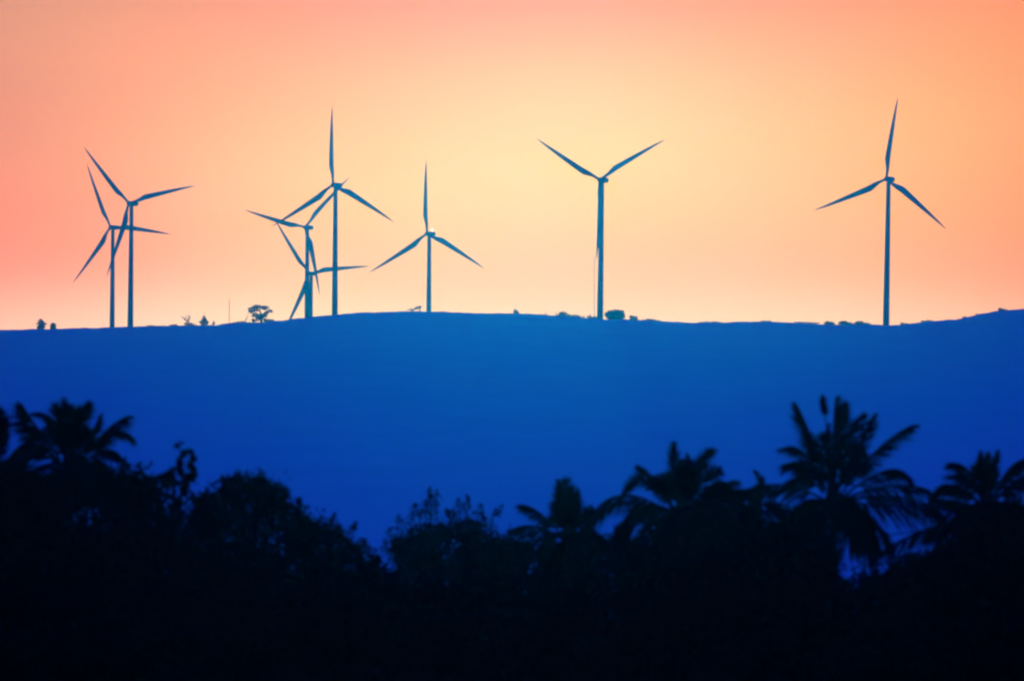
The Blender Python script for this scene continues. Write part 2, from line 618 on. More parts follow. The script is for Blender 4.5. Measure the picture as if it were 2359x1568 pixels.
# the broad palm right of it
palm('broad palm with a tall spike frond and a frond curling over to the left', 200, zA(1560, 760), [
    F(zA, (1540, 660), (1475, 370), (1492, 155), 1, .42, .08, .1, 64),
    F(zA, (1550, 660), (1510, 480), (1545, 320), 1, .5, .1, -.3),
    F(zA, (1600, 660), (1600, 450), (1608, 255), 1, .3, .1, .3),
    F(zA, (1620, 660), (1650, 320), (1825, 222), 1, .52, .25, -.2),
    F(zA, (1640, 660), (1660, 430), (1730, 300), 1, .55, .2, .4),
    F(zA, (1670, 670), (1740, 420), (1875, 385), 1, .55, .35, .2),
    F(zA, (1690, 690), (1780, 490), (1885, 475), 2, .7, .5, -.4),
    F(zA, (1420, 680), (1230, 300), (1065, 580), 1, .48, .35, -.2, 62),
    F(zA, (1420, 680), (1310, 480), (1180, 355), 1, .4, .3, .5, 46),
    F(zA, (1450, 680), (1380, 540), (1310, 460), 1, .5, .3, -.5),
    F(zA, (1700, 710), (1860, 500), (2010, 468), 2, .7, .5, .2, 50),
    F(zA, (1700, 720), (2000, 480), (2210, 575), 2, .75, .5, -.4, 50),
    F(zA, (1710, 730), (2080, 500), (2195, 800), 2, .8, .6, .3, 50),
    F(zA, (1420, 800), (950, 360), (705, 900), 2, 1.15, .4, -.4, 62),
    F(zA, (1430, 780), (1180, 560), (1060, 820), 2, .9, .6, .4),
    F(zA, (1430, 760), (1290, 620), (1230, 700), 2, .8, .6, -.3),
    F(zA, (1560, 680), (1440, 520), (1420, 430), 1, .55, .25, .6),
    F(zA, (1580, 680), (1570, 520), (1570, 400), 1, .6, .15, -.6),
], GP, fill=11, fl=2.7)
# the tallest palm
palm('tallest palm with a bare thin spear frond standing among its fronds', 190, z9(580, 880), [
    F(z9, (520, 680), (440, 430), (335, 215), 2, .78, .15, .1, 62),
    F(z9, (550, 620), (545, 400), (505, 145), 1, .2, .05, .1, 40, .74),
    F(z9, (560, 640), (535, 480), (548, 345), 1, .22, .05, -.1, 40),
    F(z9, (590, 660), (575, 400), (592, 195), 2, .85, .1, .2, 64),
    F(z9, (600, 660), (620, 420), (665, 205), 1, .45, .1, -.4, 60),
    F(z9, (640, 680), (680, 430), (800, 280), 1, .5, .2, .3, 56),
    F(z9, (660, 690), (780, 500), (872, 285), 1, .45, .2, -.2, 56),
    F(z9, (680, 790), (900, 440), (1135, 345), 2, .75, .3, .2, 62),
    F(z9, (690, 830), (990, 560), (1095, 700), 2, .8, .4, -.3, 60),
    F(z9, (700, 860), (1000, 700), (1255, 795), 2, .75, .5, .4, 56),
    F(z9, (690, 880), (1150, 770), (1345, 975), 2, .7, .5, -.2, 56),
    F(z9, (690, 910), (1050, 890), (1310, 955), 2, 1.0, .6, .3, 50),
    F(z9, (470, 700), (380, 460), (250, 500), 2, .7, .3, -.4, 44),
    F(z9, (460, 720), (350, 540), (275, 615), 2, .75, .4, .3, 44),
    F(z9, (450, 760), (350, 640), (295, 730), 2, .8, .5, -.5, 50),
    F(z9, (470, 860), (230, 700), (-20, 790), 2, .95, .5, -.2, 56),
    F(z9, (470, 880), (320, 800), (260, 1080), 2, .9, .7, .4),
    F(z9, (560, 760), (480, 560), (420, 430), 1, .55, .2, .5),
    F(z9, (570, 760), (520, 540), (500, 420), 1, .55, .15, -.6),
    F(z9, (600, 760), (700, 560), (770, 480), 1, .5, .2, .6),
    F(z9, (610, 760), (730, 640), (800, 560), 1, .5, .25, -.5),
    F(z9, (540, 780), (430, 640), (330, 640), 1, .55, .3, .4),
    F(z9, (650, 920), (840, 860), (930, 1190), 2, .95, .8, -.3, 64),
    F(z9, (640, 930), (760, 900), (800, 1180), 2, .95, .9, .4, 64),
    F(z9, (620, 940), (690, 950), (700, 1180), 2, .95, .9, -.6, 60),
    F(z9, (640, 930), (820, 960), (870, 1150), 0, .95, .9, .7, 60),
    F(z9, (520, 940), (430, 980), (390, 1190), 2, .95, .9, -.4, 60),
], GP, fill=11, fl=2.5)
palm('low palm whose small upright tip shows between the two big palms', 207, z8(30, 830), [
    F(z8, (60, 800), (110, 680), (25, 598), 1, .3, .1, .1, 40),
    F(z8, (40, 800), (60, 700), (75, 640), 1, .3, .1, -.1, 36),
    F(z8, (20, 820), (-60, 680), (-200, 720), 2, .7, .5, .2),
    F(z8, (40, 840), (160, 740), (230, 900), 2, .8, .6, -.2),
    F(z8, (20, 840), (-80, 780), (-110, 980), 2, .8, .7, .4),
], GP, fill=7, fl=2.1, r=.12, width=1.0)
# palm at the right
palm('palm at right with a bushy upright crown and one frond reaching the right edge', 192, z9(1650, 930), [
    F(z9, (1630, 820), (1600, 680), (1610, 538), 1, .3, .08, .1),
    F(z9, (1645, 820), (1645, 680), (1652, 552), 1, .35, .08, -.3),
    F(z9, (1665, 820), (1690, 680), (1730, 535), 1, .32, .1, .3),
    F(z9, (1620, 830), (1590, 720), (1580, 620), 1, .45, .15, -.4),
    F(z9, (1680, 830), (1690, 740), (1700, 640), 1, .4, .15, .5),
    F(z9, (1600, 840), (1550, 600), (1410, 608), 2, .7, .4, .2, 50),
    F(z9, (1590, 850), (1520, 680), (1440, 690), 2, .75, .4, -.4, 50),
    F(z9, (1580, 880), (1400, 650), (1250, 845), 2, .7, .5, .2, 58),
    F(z9, (1570, 900), (1450, 740), (1340, 760), 2, .75, .5, -.5, 50),
    F(z9, (1570, 930), (1440, 860), (1330, 860), 2, .75, .5, .4),
    F(z9, (1570, 950), (1430, 920), (1310, 1110), 2, .85, .7, .3),
    F(z9, (1580, 970), (1480, 960), (1400, 1170), 2, .85, .8, -.3),
    F(z9, (1720, 880), (1770, 600), (1920, 580), 2, .95, .35, -.2, 64),
    F(z9, (1730, 890), (1830, 700), (1990, 680), 2, .95, .4, .3, 60),
    F(z9, (1740, 940), (1850, 880), (1990, 930), 2, .9, .6, -.3),
    F(z9, (1600, 1020), (1180, 1040), (905, 1230), 2, .75, .6, .1, 60),
], GP, fill=11, fl=2.4)

# ------------------------------------------------------------------ broadleaf trees of the foreground
GB = 'trees in the dark foreground'
LF = .105
broad_tree('round_tree', 'smooth round dark tree between the left palm and the leafy sapling', 'tree', 188,
           [(292, 1118, 50, 58), (318, 1150, 60, 60), (262, 1160, 60, 60), (345, 1120, 28, 30), (300, 1240, 100, 90), (390, 1245, 70, 76)], LF, 7, GB,
           twigs=60, fill=.6, spread=.12, sprays=[(340, 1080, 350, 1062, 4, 14), (255, 1085, 240, 1068, 4, 14)])


def sapling():
    """a slender tree of large hanging leaves, each cluster set along a thin stem"""
    dist = 176
    base = np.array([at(410, 800, dist)[0], dist, 0.0])
    base[2] = plain_z(base[0], dist)
    root = thing('leafy_sapling', 'slender sapling with large drooping leaves against the blue hill', 'tree', base, GB)
    mb = MB()
    k = mpp(dist)
    stems = [[(404, 1330), (412, 1200), (418, 1120), (417, 1060), (414, 1020)],
             [(417, 1075), (428, 1040), (440, 1030), (444, 1050)],
             [(418, 1110), (432, 1060), (440, 1060)],
             [(416, 1130), (398, 1085), (386, 1075)],
             [(414, 1160), (390, 1110), (372, 1090)],
             [(412, 1180), (380, 1130), (350, 1120)],
             [(410, 1200), (360, 1150), (335, 1135)],
             [(412, 1170), (428, 1120), (440, 1095)]]
    for s in stems:
        n = len(s)
        mb.tube([at(X, Y, dist) for X, Y in s], [(3.2 - 2.4 * i / (n - 1)) * k * (1 if s is stems[0] else .5) for i in range(n)], 6)
    mb.tube([base - np.array([0, 0, .2]), base + np.array([.05, 0, 3]), at(404, 1330, dist)], [.12, .1, 3.2 * k], 8)
    mb.build('trunk', M_BARK, root, base, smooth=True)
    ml = MB()
    leaves = [(414, 1022, 402, 1032), (415, 1022, 398, 1027), (416, 1020, 414, 1014), (417, 1024, 424, 1016)]
    for X, Y in [(438, 1030), (442, 1036), (444, 1046), (441, 1056), (443, 1068), (440, 1078), (444, 1086), (432, 1034), (436, 1062), (438, 1090),
                 (416, 1052), (419, 1066), (415, 1078), (410, 1060), (420, 1084), (424, 1098), (404, 1074), (398, 1080), (390, 1078), (386, 1084),
                 (396, 1094), (404, 1100), (412, 1104), (418, 1112), (426, 1118), (430, 1100), (384, 1098), (376, 1092), (370, 1090), (378, 1110),
                 (388, 1114), (396, 1118), (406, 1124), (414, 1132), (424, 1126), (362, 1118), (352, 1116), (344, 1122), (356, 1130), (370, 1126),
                 (380, 1134), (392, 1136), (402, 1144), (336, 1132), (346, 1140), (360, 1146), (374, 1148), (386, 1152), (398, 1158), (410, 1152),
                 (330, 1146), (342, 1156), (418, 1146), (404, 1170), (390, 1168), (376, 1164), (362, 1162), (414, 1186), (400, 1190), (385, 1184)]:
        leaves.append((X, Y, X + rng.normal() * 5, Y + rng.uniform(16, 25)))
        if rng.uniform() < .7:
            leaves.append((X, Y, X + rng.choice([-1, 1]) * rng.uniform(8, 14), Y + rng.uniform(2, 12)))
    for X0, Y0, X1, Y1 in leaves:
        a = at(X0, Y0, dist + rng.uniform(-.3, .3))
        b = at(X1, Y1, dist + rng.uniform(-.4, .4))
        d = b - a
        L = np.linalg.norm(d)
        w = np.cross(d / L, np.array([rng.normal() * .5, -1, rng.normal() * .3]))
        w /= np.linalg.norm(w)
        u = np.cross(w, d / L)
        h = L * .3
        m1, m2 = a + d * .35 + u * L * .05, a + d * .7 + u * L * .04
        ml.add([a, m1 - w * h, m1 + u * L * -.05, m1 + w * h, m2 - w * h * .8, m2 - u * L * .05, m2 + w * h * .8, b],
               [(0, 1, 2), (0, 2, 3), (1, 4, 5, 2), (2, 5, 6, 3), (4, 7, 5), (5, 7, 6)])
    ml.build('crown', M_LEAF, root, base)


sapling()
broad_tree('spreading_tree', 'big dark domed tree right of the sapling, highest of the left thicket', 'tree', 198,
           [(565, 1175, 88, 72), (500, 1180, 60, 48), (620, 1160, 40, 45), (655, 1190, 36, 50), (470, 1160, 36, 26), (545, 1130, 50, 30),
            (600, 1122, 42, 22), (690, 1220, 40, 50), (560, 1260, 150, 80), (640, 1135, 24, 24), (465, 1225, 56, 66), (450, 1300, 76, 76), (560, 1330, 120, 70)], LF, 6.5, GB, twigs=40,
           sprays=[(545, 1108, 552, 1092, 4, 22), (600, 1110, 612, 1097, 5, 26), (520, 1115, 516, 1102, 4, 16), (640, 1118, 647, 1112, 4, 16),
                   (688, 1170, 692, 1146, 6, 40), (445, 1150, 438, 1130, 5, 24), (470, 1140, 480, 1128, 4, 20), (575, 1108, 570, 1096, 4, 18)])
broad_tree('ragged_tree', 'lower ragged tree sloping down right of the domed tree, loose sprigs on top', 'tree', 190,
           [(735, 1245, 46, 44), (775, 1265, 38, 40), (700, 1250, 50, 50), (815, 1265, 26, 26), (840, 1290, 28, 38), (780, 1320, 80, 50),
            (866, 1305, 16, 22), (742, 1215, 22, 18), (780, 1225, 16, 20), (705, 1330, 90, 66), (850, 1350, 60, 50)], LF, 5.5, GB, twigs=30, spread=.24,
           sprays=[(762, 1215, 770, 1182, 5, 46), (735, 1210, 732, 1195, 4, 26), (800, 1232, 820, 1204, 3, 14), (815, 1218, 820, 1203, 5, 46),
                   (838, 1255, 842, 1244, 5, 28), (868, 1290, 872, 1280, 4, 22), (880, 1310, 890, 1300, 4, 18)])
broad_tree('feathery_tree', 'feathery pale-edged tree with wispy upright sprays in the middle', 'tree', 232,
           [(1040, 1275, 100, 62), (965, 1285, 60, 56), (1105, 1265, 56, 52), (1010, 1225, 40, 24), (1075, 1218, 42, 24), (922, 1262, 26, 34), (958, 1235, 24, 24),
            (1000, 1340, 150, 60), (1160, 1300, 60, 54)], .075, 4.2, GB, mat=M_FINE, twigs=90, spread=.16, fill=.5, stretch=2.6,
           sprays=[(995, 1215, 990, 1122, 15, 150), (1004, 1190, 1006, 1128, 9, 50), (982, 1200, 980, 1150, 9, 45), (945, 1220, 956, 1158, 13, 90), (928, 1235, 918, 1185, 11, 60),
                   (902, 1262, 896, 1216, 11, 80), (1062, 1200, 1056, 1148, 13, 80), (1078, 1195, 1078, 1142, 12, 80), (1098, 1205, 1106, 1158, 11, 70),
                   (1035, 1210, 1030, 1172, 13, 60), (1126, 1222, 1142, 1172, 9, 50), (1144, 1188, 1158, 1162, 5, 30), (1116, 1215, 1112, 1180, 10, 50),
                   (892, 1280, 885, 1245, 10, 50), (965, 1210, 972, 1170, 11, 50), (1050, 1215, 1046, 1180, 14, 70)])
broad_tree('sloping_tree', 'rounded tree sloping down to the small palm from the feathery tree', 'tree', 222,
           [(1165, 1285, 56, 66), (1200, 1310, 46, 56), (1125, 1320, 70, 70), (1205, 1380, 80, 60), (1120, 1390, 80, 60)], .1, 6, GB, mat=M_FINE, twigs=50, spread=.12, fill=.6,
           sprays=[(1200, 1260, 1206, 1226, 12, 60), (1215, 1262, 1226, 1228, 10, 50)])
broad_tree('round_shrub', 'dark shrub behind the trunk of the small palm', 'shrub', 219,
           [(1310, 1300, 48, 62), (1268, 1285, 34, 46), (1345, 1310, 34, 46), (1300, 1350, 80, 40)], .1, 6, GB, mat=M_FINE, twigs=40, spread=.14, fill=.6)
broad_tree('conical_tree', 'pointed dark tree in front of the broad palm, under its left frond', 'tree', 182,
           [(1430, 1240, 26, 28), (1425, 1222, 14, 16), (1420, 1275, 46, 40), (1450, 1275, 50, 40), (1425, 1330, 85, 50), (1490, 1290, 46, 36), (1520, 1310, 50, 50)], LF, 7, GB,
           twigs=40, spread=.13, fill=.6)
broad_tree('dense_tree', 'dense dark tree behind the ragged left palm, filling under its fronds', 'tree', 192,
           [(60, 1150, 90, 70), (150, 1135, 80, 50), (205, 1130, 50, 50), (25, 1110, 50, 36), (120, 1230, 150, 90), (30, 1220, 90, 80)], LF, 7, GB, twigs=50, spread=.14, fill=.6)
broad_tree('dense_tree', 'dense dark tree behind the broad palm, closing the space under its crown', 'tree', 212,
           [(1545, 1235, 56, 60), (1600, 1210, 70, 60), (1660, 1210, 50, 50), (1560, 1330, 110, 80), (1690, 1270, 60, 80), (1640, 1310, 90, 80)], LF, 7, GB, twigs=50, spread=.14, fill=.6)
broad_tree('dense_tree', 'dense dark tree left of the tallest palm trunk, under its drooping fronds', 'tree', 203,
           [(1780, 1250, 66, 54), (1850, 1235, 60, 70), (1895, 1300, 44, 80), (1745, 1300, 60, 80), (1830, 1320, 90, 80)], LF, 7, GB, twigs=50, spread=.14, fill=.6)
broad_tree('dense_tree', 'dense dark tree under the right palm, spreading left below a long arching frond', 'tree', 201,
           [(2290, 1235, 80, 70), (2355, 1225, 60, 56), (2240, 1285, 60, 60), (2130, 1306, 95, 40), (2200, 1330, 110, 60), (2330, 1310, 90, 80)], LF, 7, GB, twigs=50, spread=.14, fill=.6)
# low thicket in front, which closes the bottom of the picture
GT = 'low bushes along the bottom'
LOW = [
    (60, 172, 'low dark bush below the palm at the left edge', [(40, 1200, 110, 110), (0, 1330, 160, 130), (120, 1330, 150, 140), (60, 1480, 190, 140)]),
    (290, 170, 'low dark bush below the smooth round tree', [(290, 1330, 150, 120), (240, 1440, 160, 130), (360, 1450, 150, 130)]),
    (560, 173, 'low dark bush below the domed tree', [(540, 1380, 150, 120), (620, 1430, 150, 130), (480, 1460, 130, 120)]),
    (800, 171, 'low dark bush below the ragged sloping tree', [(780, 1400, 140, 100), (860, 1430, 130, 110), (730, 1440, 130, 120)]),
    (1040, 174, 'low dark bush below the feathery tree', [(1010, 1430, 140, 110), (1110, 1440, 130, 120), (930, 1450, 130, 110)]),
    (1290, 172, 'low dark bush below the small palm', [(1280, 1440, 130, 100), (1360, 1430, 130, 120), (1210, 1460, 120, 110)]),
    (1540, 170, 'low dark bush below the broad palm', [(1540, 1390, 140, 120), (1620, 1360, 120, 120), (1480, 1450, 140, 120), (1600, 1480, 150, 100)]),
    (1800, 172, 'low dark bush left of the tallest palm trunk', [(1790, 1350, 120, 130), (1720, 1330, 90, 110), (1850, 1400, 100, 110), (1790, 1480, 150, 110)]),
    (2030, 171, 'low dark bush right of the tallest palm trunk, under the gap', [(2040, 1400, 110, 85), (1960, 1430, 110, 90), (2090, 1380, 80, 90), (2030, 1490, 150, 100)]),
    (2270, 169, 'low dark bush below the right palm, filling the right corner', [(2270, 1330, 130, 120), (2180, 1400, 120, 110), (2350, 1280, 110, 120), (2250, 1470, 170, 120), (2400, 1420, 130, 150)]),
]
for X, dist, lab, cl in LOW:
    cl = cl + [(X - 70, 1590, 130, 110), (X + 70, 1600, 130, 110)]
    broad_tree('low_bush', lab, 'bush', dist, cl, .15, 9, GT, twigs=60, fill=.55, spread=.12, bx=X, r0=.12)

# the wood goes on past both edges of the picture: one mass, out of the photograph's view
_p = []
for side in (-1, 1):
    for j in range(9):
        X = HALF + side * (HALF + 260 + j * 150)
        dd = 176 + 16 * (j % 3) + rng.uniform(-4, 4)
        k = mpp(dd)
        for q in range(3):
            c = at(X + rng.uniform(-60, 60), 1250 + 110 * q + rng.uniform(-50, 50), dd)
            _p.append(clump_points(c, np.array([110, 100, 120]) * k, 2600, 50, .55, .15))
_p = np.vstack(_p)
_p = _p[_p[:, 2] > .3]
_v, _f = leaf_cloud(_p, 0, .17, 1.7)
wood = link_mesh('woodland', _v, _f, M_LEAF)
wood['kind'] = 'stuff'

# ------------------------------------------------------------------ trees and masts on the ridge
GR = 'bushes along the ridge'


def ridge_base(X, dy=0.0):
    x = at(X, 750, RIDGE_Y + dy)[0]
    return np.array([x, RIDGE_Y + dy, hill_z(x, RIDGE_Y + dy) - .3])


def ridge_tree(name, label, cat, X, clumps, leaf=.9, density=6, group=GR, limbs=(), dy=-2.0, r0=.35, mat=None, fill=.5, spread=.15, twigs=24, twig_only=False):
    base = ridge_base(X, dy)
    root = thing(name, label, cat, base, group)
    dist = RIDGE_Y + dy
    mb = MB()
    if limbs:
        for l in limbs:
            n = len(l)
            pts = [at(a, b, dist) for a, b in l]
            mb.tube(pts, [r0 * (1 - .7 * i / (n - 1)) for i in range(n)], 6)
        first = at(limbs[0][0][0], limbs[0][0][1], dist)
        mb.tube([base - np.array([0, 0, .5]), first], [r0 * 1.2, r0], 7)
    if name == 'shrub':
        clumps = [(a, b - .12 * ry, rx * 1.15, ry * 1.3) for a, b, rx, ry in clumps]
    cw = clump_world(dist, clumps)
    if not limbs:
        trunk_and_limbs(mb, base, [c[0] for c in cw], r0)
    mb.build('trunk', M_SCRUB, root, base)
    if cw:
        pts = []
        for c, r in cw:
            n = int(np.clip(1.6 * density * r[0] * r[2] * math.pi / (leaf * leaf), 24, 1500))
            pts.append(clump_points(c, r, n, twigs, fill, spread))
        pts = np.vstack(pts)
        pts = pts[pts[:, 2] > base[2]]
        v, f = leaf_cloud(pts, 0, leaf, 1.5)
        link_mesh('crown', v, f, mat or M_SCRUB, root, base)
    return root


ridge_tree('shrub', 'larger of two round shrubs alone on the ridge at far left', 'shrub', 96, [(96, 748, 9, 9.5), (95, 754, 8, 6)], .8, 6, spread=.1)
ridge_tree('shrub', 'smaller of two round shrubs alone on the ridge at far left', 'shrub', 122, [(122, 751, 6.5, 7), (122, 755, 6, 5)], .8, 6, spread=.1)
ridge_tree('bare_tree', 'spindly leafless small tree on the ridge right of the left turbines', 'tree', 433, [], limbs=[
    [(434, 750), (433, 740), (431, 732), (428, 726)], [(433, 741), (437, 733), (434, 727), (430, 724)], [(433, 742), (426, 736), (420, 730), (416, 728)],
    [(434, 738), (438, 730), (437, 725)], [(428, 737), (424, 730)]], r0=.42)
ridge_tree('shrub', 'flat shrub at the foot of the spindly bare tree', 'shrub', 435, [(434, 748, 9, 4), (446, 749, 5, 2.5)], .8, 5)
ridge_tree('shrub', 'low flat shrub on the ridge left of the spindly bare tree', 'shrub', 400, [(400, 750, 9, 2.4)], .8, 5)
ridge_tree('conifer', 'small pointed conifer shaped tree on the ridge beside the bare tree', 'tree', 470,
           [(470, 744, 11, 6), (470, 738, 7.5, 5), (470, 733, 4, 4.5), (470, 729, 1.8, 3)], .8, 6, spread=.1)
ridge_tree('shrub', 'tiny shrub just right of the pointed conifer shaped tree', 'shrub', 492, [(492, 745, 2.6, 4)], .7, 4)
ridge_tree('umbrella_tree', 'flat topped umbrella tree with open forked crown on the ridge', 'tree', 602,
           [(583, 712, 12, 5), (597, 707, 14, 4.6), (612, 709, 10, 4.6), (622, 717, 6.5, 4), (577, 718, 6, 3), (589, 727, 9, 5), (607, 727, 9, 5), (613, 722, 5, 4),
            (601, 734, 12, 6), (585, 738, 7, 4), (622, 739, 12, 3.5)], .85, 5,
           limbs=[[(603, 743), (602, 734), (598, 727), (588, 720), (582, 713)], [(602, 735), (606, 726), (612, 718), (618, 714)], [(602, 732), (600, 720), (598, 710)],
                  [(600, 735), (590, 729), (578, 720)]], r0=.9, spread=.24, fill=.35)
ridge_tree('thin_sapling', 'thin leafless sapling on the ridge left of the umbrella tree', 'tree', 566, [], limbs=[[(566, 744), (566, 734), (568, 724)], [(566, 738), (572, 728), (574, 724)]], r0=.25)
ridge_tree('shrub', 'low mound shrub right at the foot of the umbrella tree', 'shrub', 548, [(540, 745, 8, 2.6), (556, 744, 10, 3)], .8, 5)
ridge_tree('leaning_tree', 'small leaning tree with one flat crown left of the hilltop turbine', 'tree', 952,
           [(965, 708, 7.5, 4), (958, 710, 5, 2.4), (951, 714, 4, 2.2)], .7, 4,
           limbs=[[(950, 717), (953, 713), (960, 710)], [(967, 717), (967, 712), (965, 708)], [(950, 715), (942, 713), (936, 714)], [(953, 713), (946, 711), (940, 714)]], r0=.42)
ridge_tree('shrub', 'small upright shrub on the ridge between hilltop turbine and Y shaped turbine', 'shrub', 1189, [(1187, 719, 4.5, 3.8), (1191, 720, 4, 3)], .7, 5)
ridge_tree('thin_sapling', 'thin sapling left of the dense shrub near the Y shaped turbine', 'tree', 1258, [(1258, 725, 4, 2)], .6, 3, limbs=[[(1259, 726), (1257, 721), (1254, 717)]], r0=.3)
ridge_tree('thin_sapling', 'thin sapling touching the dense shrub near the Y shaped turbine', 'tree', 1282, [], limbs=[[(1283, 727), (1279, 721), (1276, 717)], [(1281, 724), (1284, 719)]], r0=.28)
ridge_tree('shrub', 'dense peaked shrub, widest in the row left of the Y shaped turbine', 'shrub', 1300,
           [(1296, 725, 9, 5.5), (1306, 728, 12, 4), (1290, 729, 8, 4)], .8, 5)
ridge_tree('shrub', 'flat shrub second from the left in the row beside the Y shaped turbine', 'shrub', 1330, [(1328, 730, 10, 3.8), (1340, 732, 9, 2.6)], .8, 5)
ridge_tree('shrub', 'spiky shrub touching the tower foot of the Y shaped turbine', 'shrub', 1362, [(1358, 731, 5, 4), (1368, 733, 8, 3.4), (1374, 734, 5, 4)], .7, 4)
ridge_tree('dome_tree', 'dense broad domed tree on the ridge beside the Y shaped turbine', 'tree', 1417,
           [(1417, 725, 20, 10.5), (1404, 725, 9.5, 10), (1430, 725, 9.5, 10), (1417, 733, 20, 6), (1417, 719, 15, 6.5)], .8, 7, spread=.09, r0=.6)
ridge_tree('shrub', 'small tufted shrub right of the dense broad domed tree', 'shrub', 1459, [(1455, 733, 5, 5), (1463, 733, 5, 4.6), (1459, 737, 10, 3)], .7, 4)
ridge_tree('shrub', 'long flat shrub on the slope right of the tufted shrub', 'shrub', 1498, [(1494, 738, 14, 2.6), (1512, 740, 11, 2)], .8, 5)
ridge_tree('shrub', 'long low scrub patch midway between the Y shaped and right turbines', 'shrub', 1640, [(1625, 743, 12, 1.8), (1648, 743, 10, 2.4)], .7, 5)
ridge_tree('shrub', 'low scrub tuft left of the thin canopied row of small trees', 'shrub', 1765, [(1758, 741, 7, 2), (1770, 741, 8, 1.6)], .7, 5)
ridge_tree('shrub', 'low scrub on the ridge just right of the left turbine pair', 'shrub', 352, [(346, 752, 10, 1.8), (360, 752, 8, 1.4)], .7, 5)
ridge_tree('shrub', 'low scrub on the foot of the right hand ridge rise', 'shrub', 2135, [(2128, 741, 8, 2), (2142, 740, 9, 2)], .7, 5)
for X, lab in ((1838, 'small spreading tree, leftmost of the thin canopied row left of the right turbine'),
               (1858, 'small spreading tree, second in the thin canopied row left of the right turbine'),
               (1878, 'small spreading tree, last of the thin canopied row left of the right turbine')):
    yy = 742 + (X - 1838) * .05
    ridge_tree('spreading_sapling', lab, 'tree', X, [(X, yy, 12, 1.8), (X - 4, yy + 2, 5, 1.6)], .6, 3.2,
               limbs=[[(X + 1, yy + 8), (X, yy + 3), (X - 7, yy)], [(X, yy + 4), (X + 7, yy + .5)], [(X + 9, yy + 8), (X + 9, yy + 1)]], r0=.3, group='small trees on the ridge')
ridge_tree('shrub', 'rounded shrub at the end of the thin canopied row', 'shrub', 1911, [(1908, 745, 8, 4.6), (1915, 746, 7, 4)], .8, 6)
ridge_tree('shrub', 'low shrub under the thin canopied row of small trees', 'shrub', 1868, [(1862, 748, 6, 2.5), (1874, 748, 5, 2.5)], .8, 5)
ridge_tree('shrub', 'dark shrub left of a notch, midway to the right turbine', 'shrub', 1946, [(1938, 745, 6, 5), (1948, 745, 8, 3.8), (1958, 746, 7, 3)], .8, 6)
ridge_tree('shrub', 'peaked shrub nearest the left side of the right turbine', 'shrub', 1982, [(1972, 746, 8, 3.4), (1982, 745, 9, 4), (1996, 747, 9, 2.6)], .8, 5)
ridge_tree('shrub', 'small shrub just right of the right turbine tower', 'shrub', 2082, [(2079, 746, 5, 2.8), (2088, 747, 5, 2)], .7, 5)
ridge_tree('shrub', 'tiny shrub on the rising ridge right of the turbines', 'shrub', 2222, [(2222, 731, 5, 2)], .7, 5)
ridge_tree('shrub', 'tiny shrub higher on the rising ridge at right', 'shrub', 2252, [(2252, 725, 5, 2)], .7, 5)
ridge_tree('shrub', 'small shrub topping the rising ridge at far right', 'shrub', 2307, [(2305, 713, 6, 3), (2314, 714.5, 6, 2)], .7, 5)


def mast(label, X, Ytop, dy):
    base = ridge_base(X, dy)
    top = at(X, Ytop, RIDGE_Y + dy)
    h = top[2] - base[2]
    root = thing('measuring_mast', label, 'mast', base, 'thin masts on the ridge')
    mb = MB()
    for k in range(3):                                         # three legs of a slender lattice
        a = 2 * math.pi * k / 3
        o = np.array([.22 * math.cos(a), .22 * math.sin(a), 0])
        mb.tube([base + o, base + o * .8 + np.array([0, 0, h])], [.1, .08], 5)
    n = int(h / 1.6)
    for j in range(n):
        z0, z1 = h * j / n, h * (j + 1) / n
        for k in range(3):
            a, b = 2 * math.pi * (k + j % 2) / 3, 2 * math.pi * (k + 1 + j % 2) / 3
            mb.tube([base + np.array([.2 * math.cos(a), .2 * math.sin(a), z0]), base + np.array([.2 * math.cos(b), .2 * math.sin(b), z1])], [.02, .02], 4)
    mb.build('lattice', M_STEEL, root, base)
    mv = MB()
    mv.tube([base + np.array([0, 0, h - .2]), base + np.array([0, 0, h + 1.2])], [.05, .03], 6)
    mv.tube([base + np.array([-.8, 0, h - 1]), base + np.array([.8, 0, h - 1])], [.03, .03], 5)
    mv.build('wind_vane', M_STEEL, root, base)


mast('thin lattice mast left of the umbrella tree on the ridge', 528, 688, -4)
mast('tall thin lattice mast close left of the Y shaped turbine tower', 1369, 590, -4)

# ------------------------------------------------------------------ cables in front of the trees
def cable_Y(X):
    return 1345 - .0498 * (X - 880) - 4.05e-5 * (X - 880) ** 2


GC = 'overhead cables before the trees'
CD = 164.0
polesX = (-330, 2680)
rows = [[], []]
for X in np.linspace(polesX[0], polesX[1], 60):
    rows[0].append(at(X, cable_Y(X), CD))
    rows[1].append(at(X, cable_Y(X) + 84 - .0196 * (X - 1000), CD))
for pts, lab in zip(rows, ('upper dark overhead cable rising to the right before the trees', 'lower dark overhead cable rising to the right before the trees')):
    mb = MB()
    mb.tube(pts, [.02] * len(pts), 6)
    o = mb.build('overhead_cable', M_WIRE, None, base=(pts[0][0], pts[0][1], pts[0][2]), smooth=True)
    o['label'] = lab
    o['category'] = 'cable'
    o['group'] = GC
for e, lab in ((0, 'wooden utility pole holding the cables beyond the left trees'), (-1, 'wooden utility pole holding the cables beyond the right trees')):
    a, b = rows[0][e], rows[1][e]
    base = np.array([a[0], CD + .22, plain_z(a[0], CD)])
    root = thing('utility_pole', lab, 'utility pole', base, 'utility poles')
    mb = MB()
    mb.tube([base - np.array([0, 0, .4]), np.array([base[0], base[1], a[2] + .6])], [.17, .12], 10)
    mb.build('pole', M_WOOD, root, base, smooth=True)
    mi = MB()
    for q in (a, b):
        mi.tube([np.array([base[0], base[1] - .1, q[2]]), np.array([base[0], CD, q[2]])], [.05, .06], 8)
    mi.build('insulator', M_STEEL, root, base)

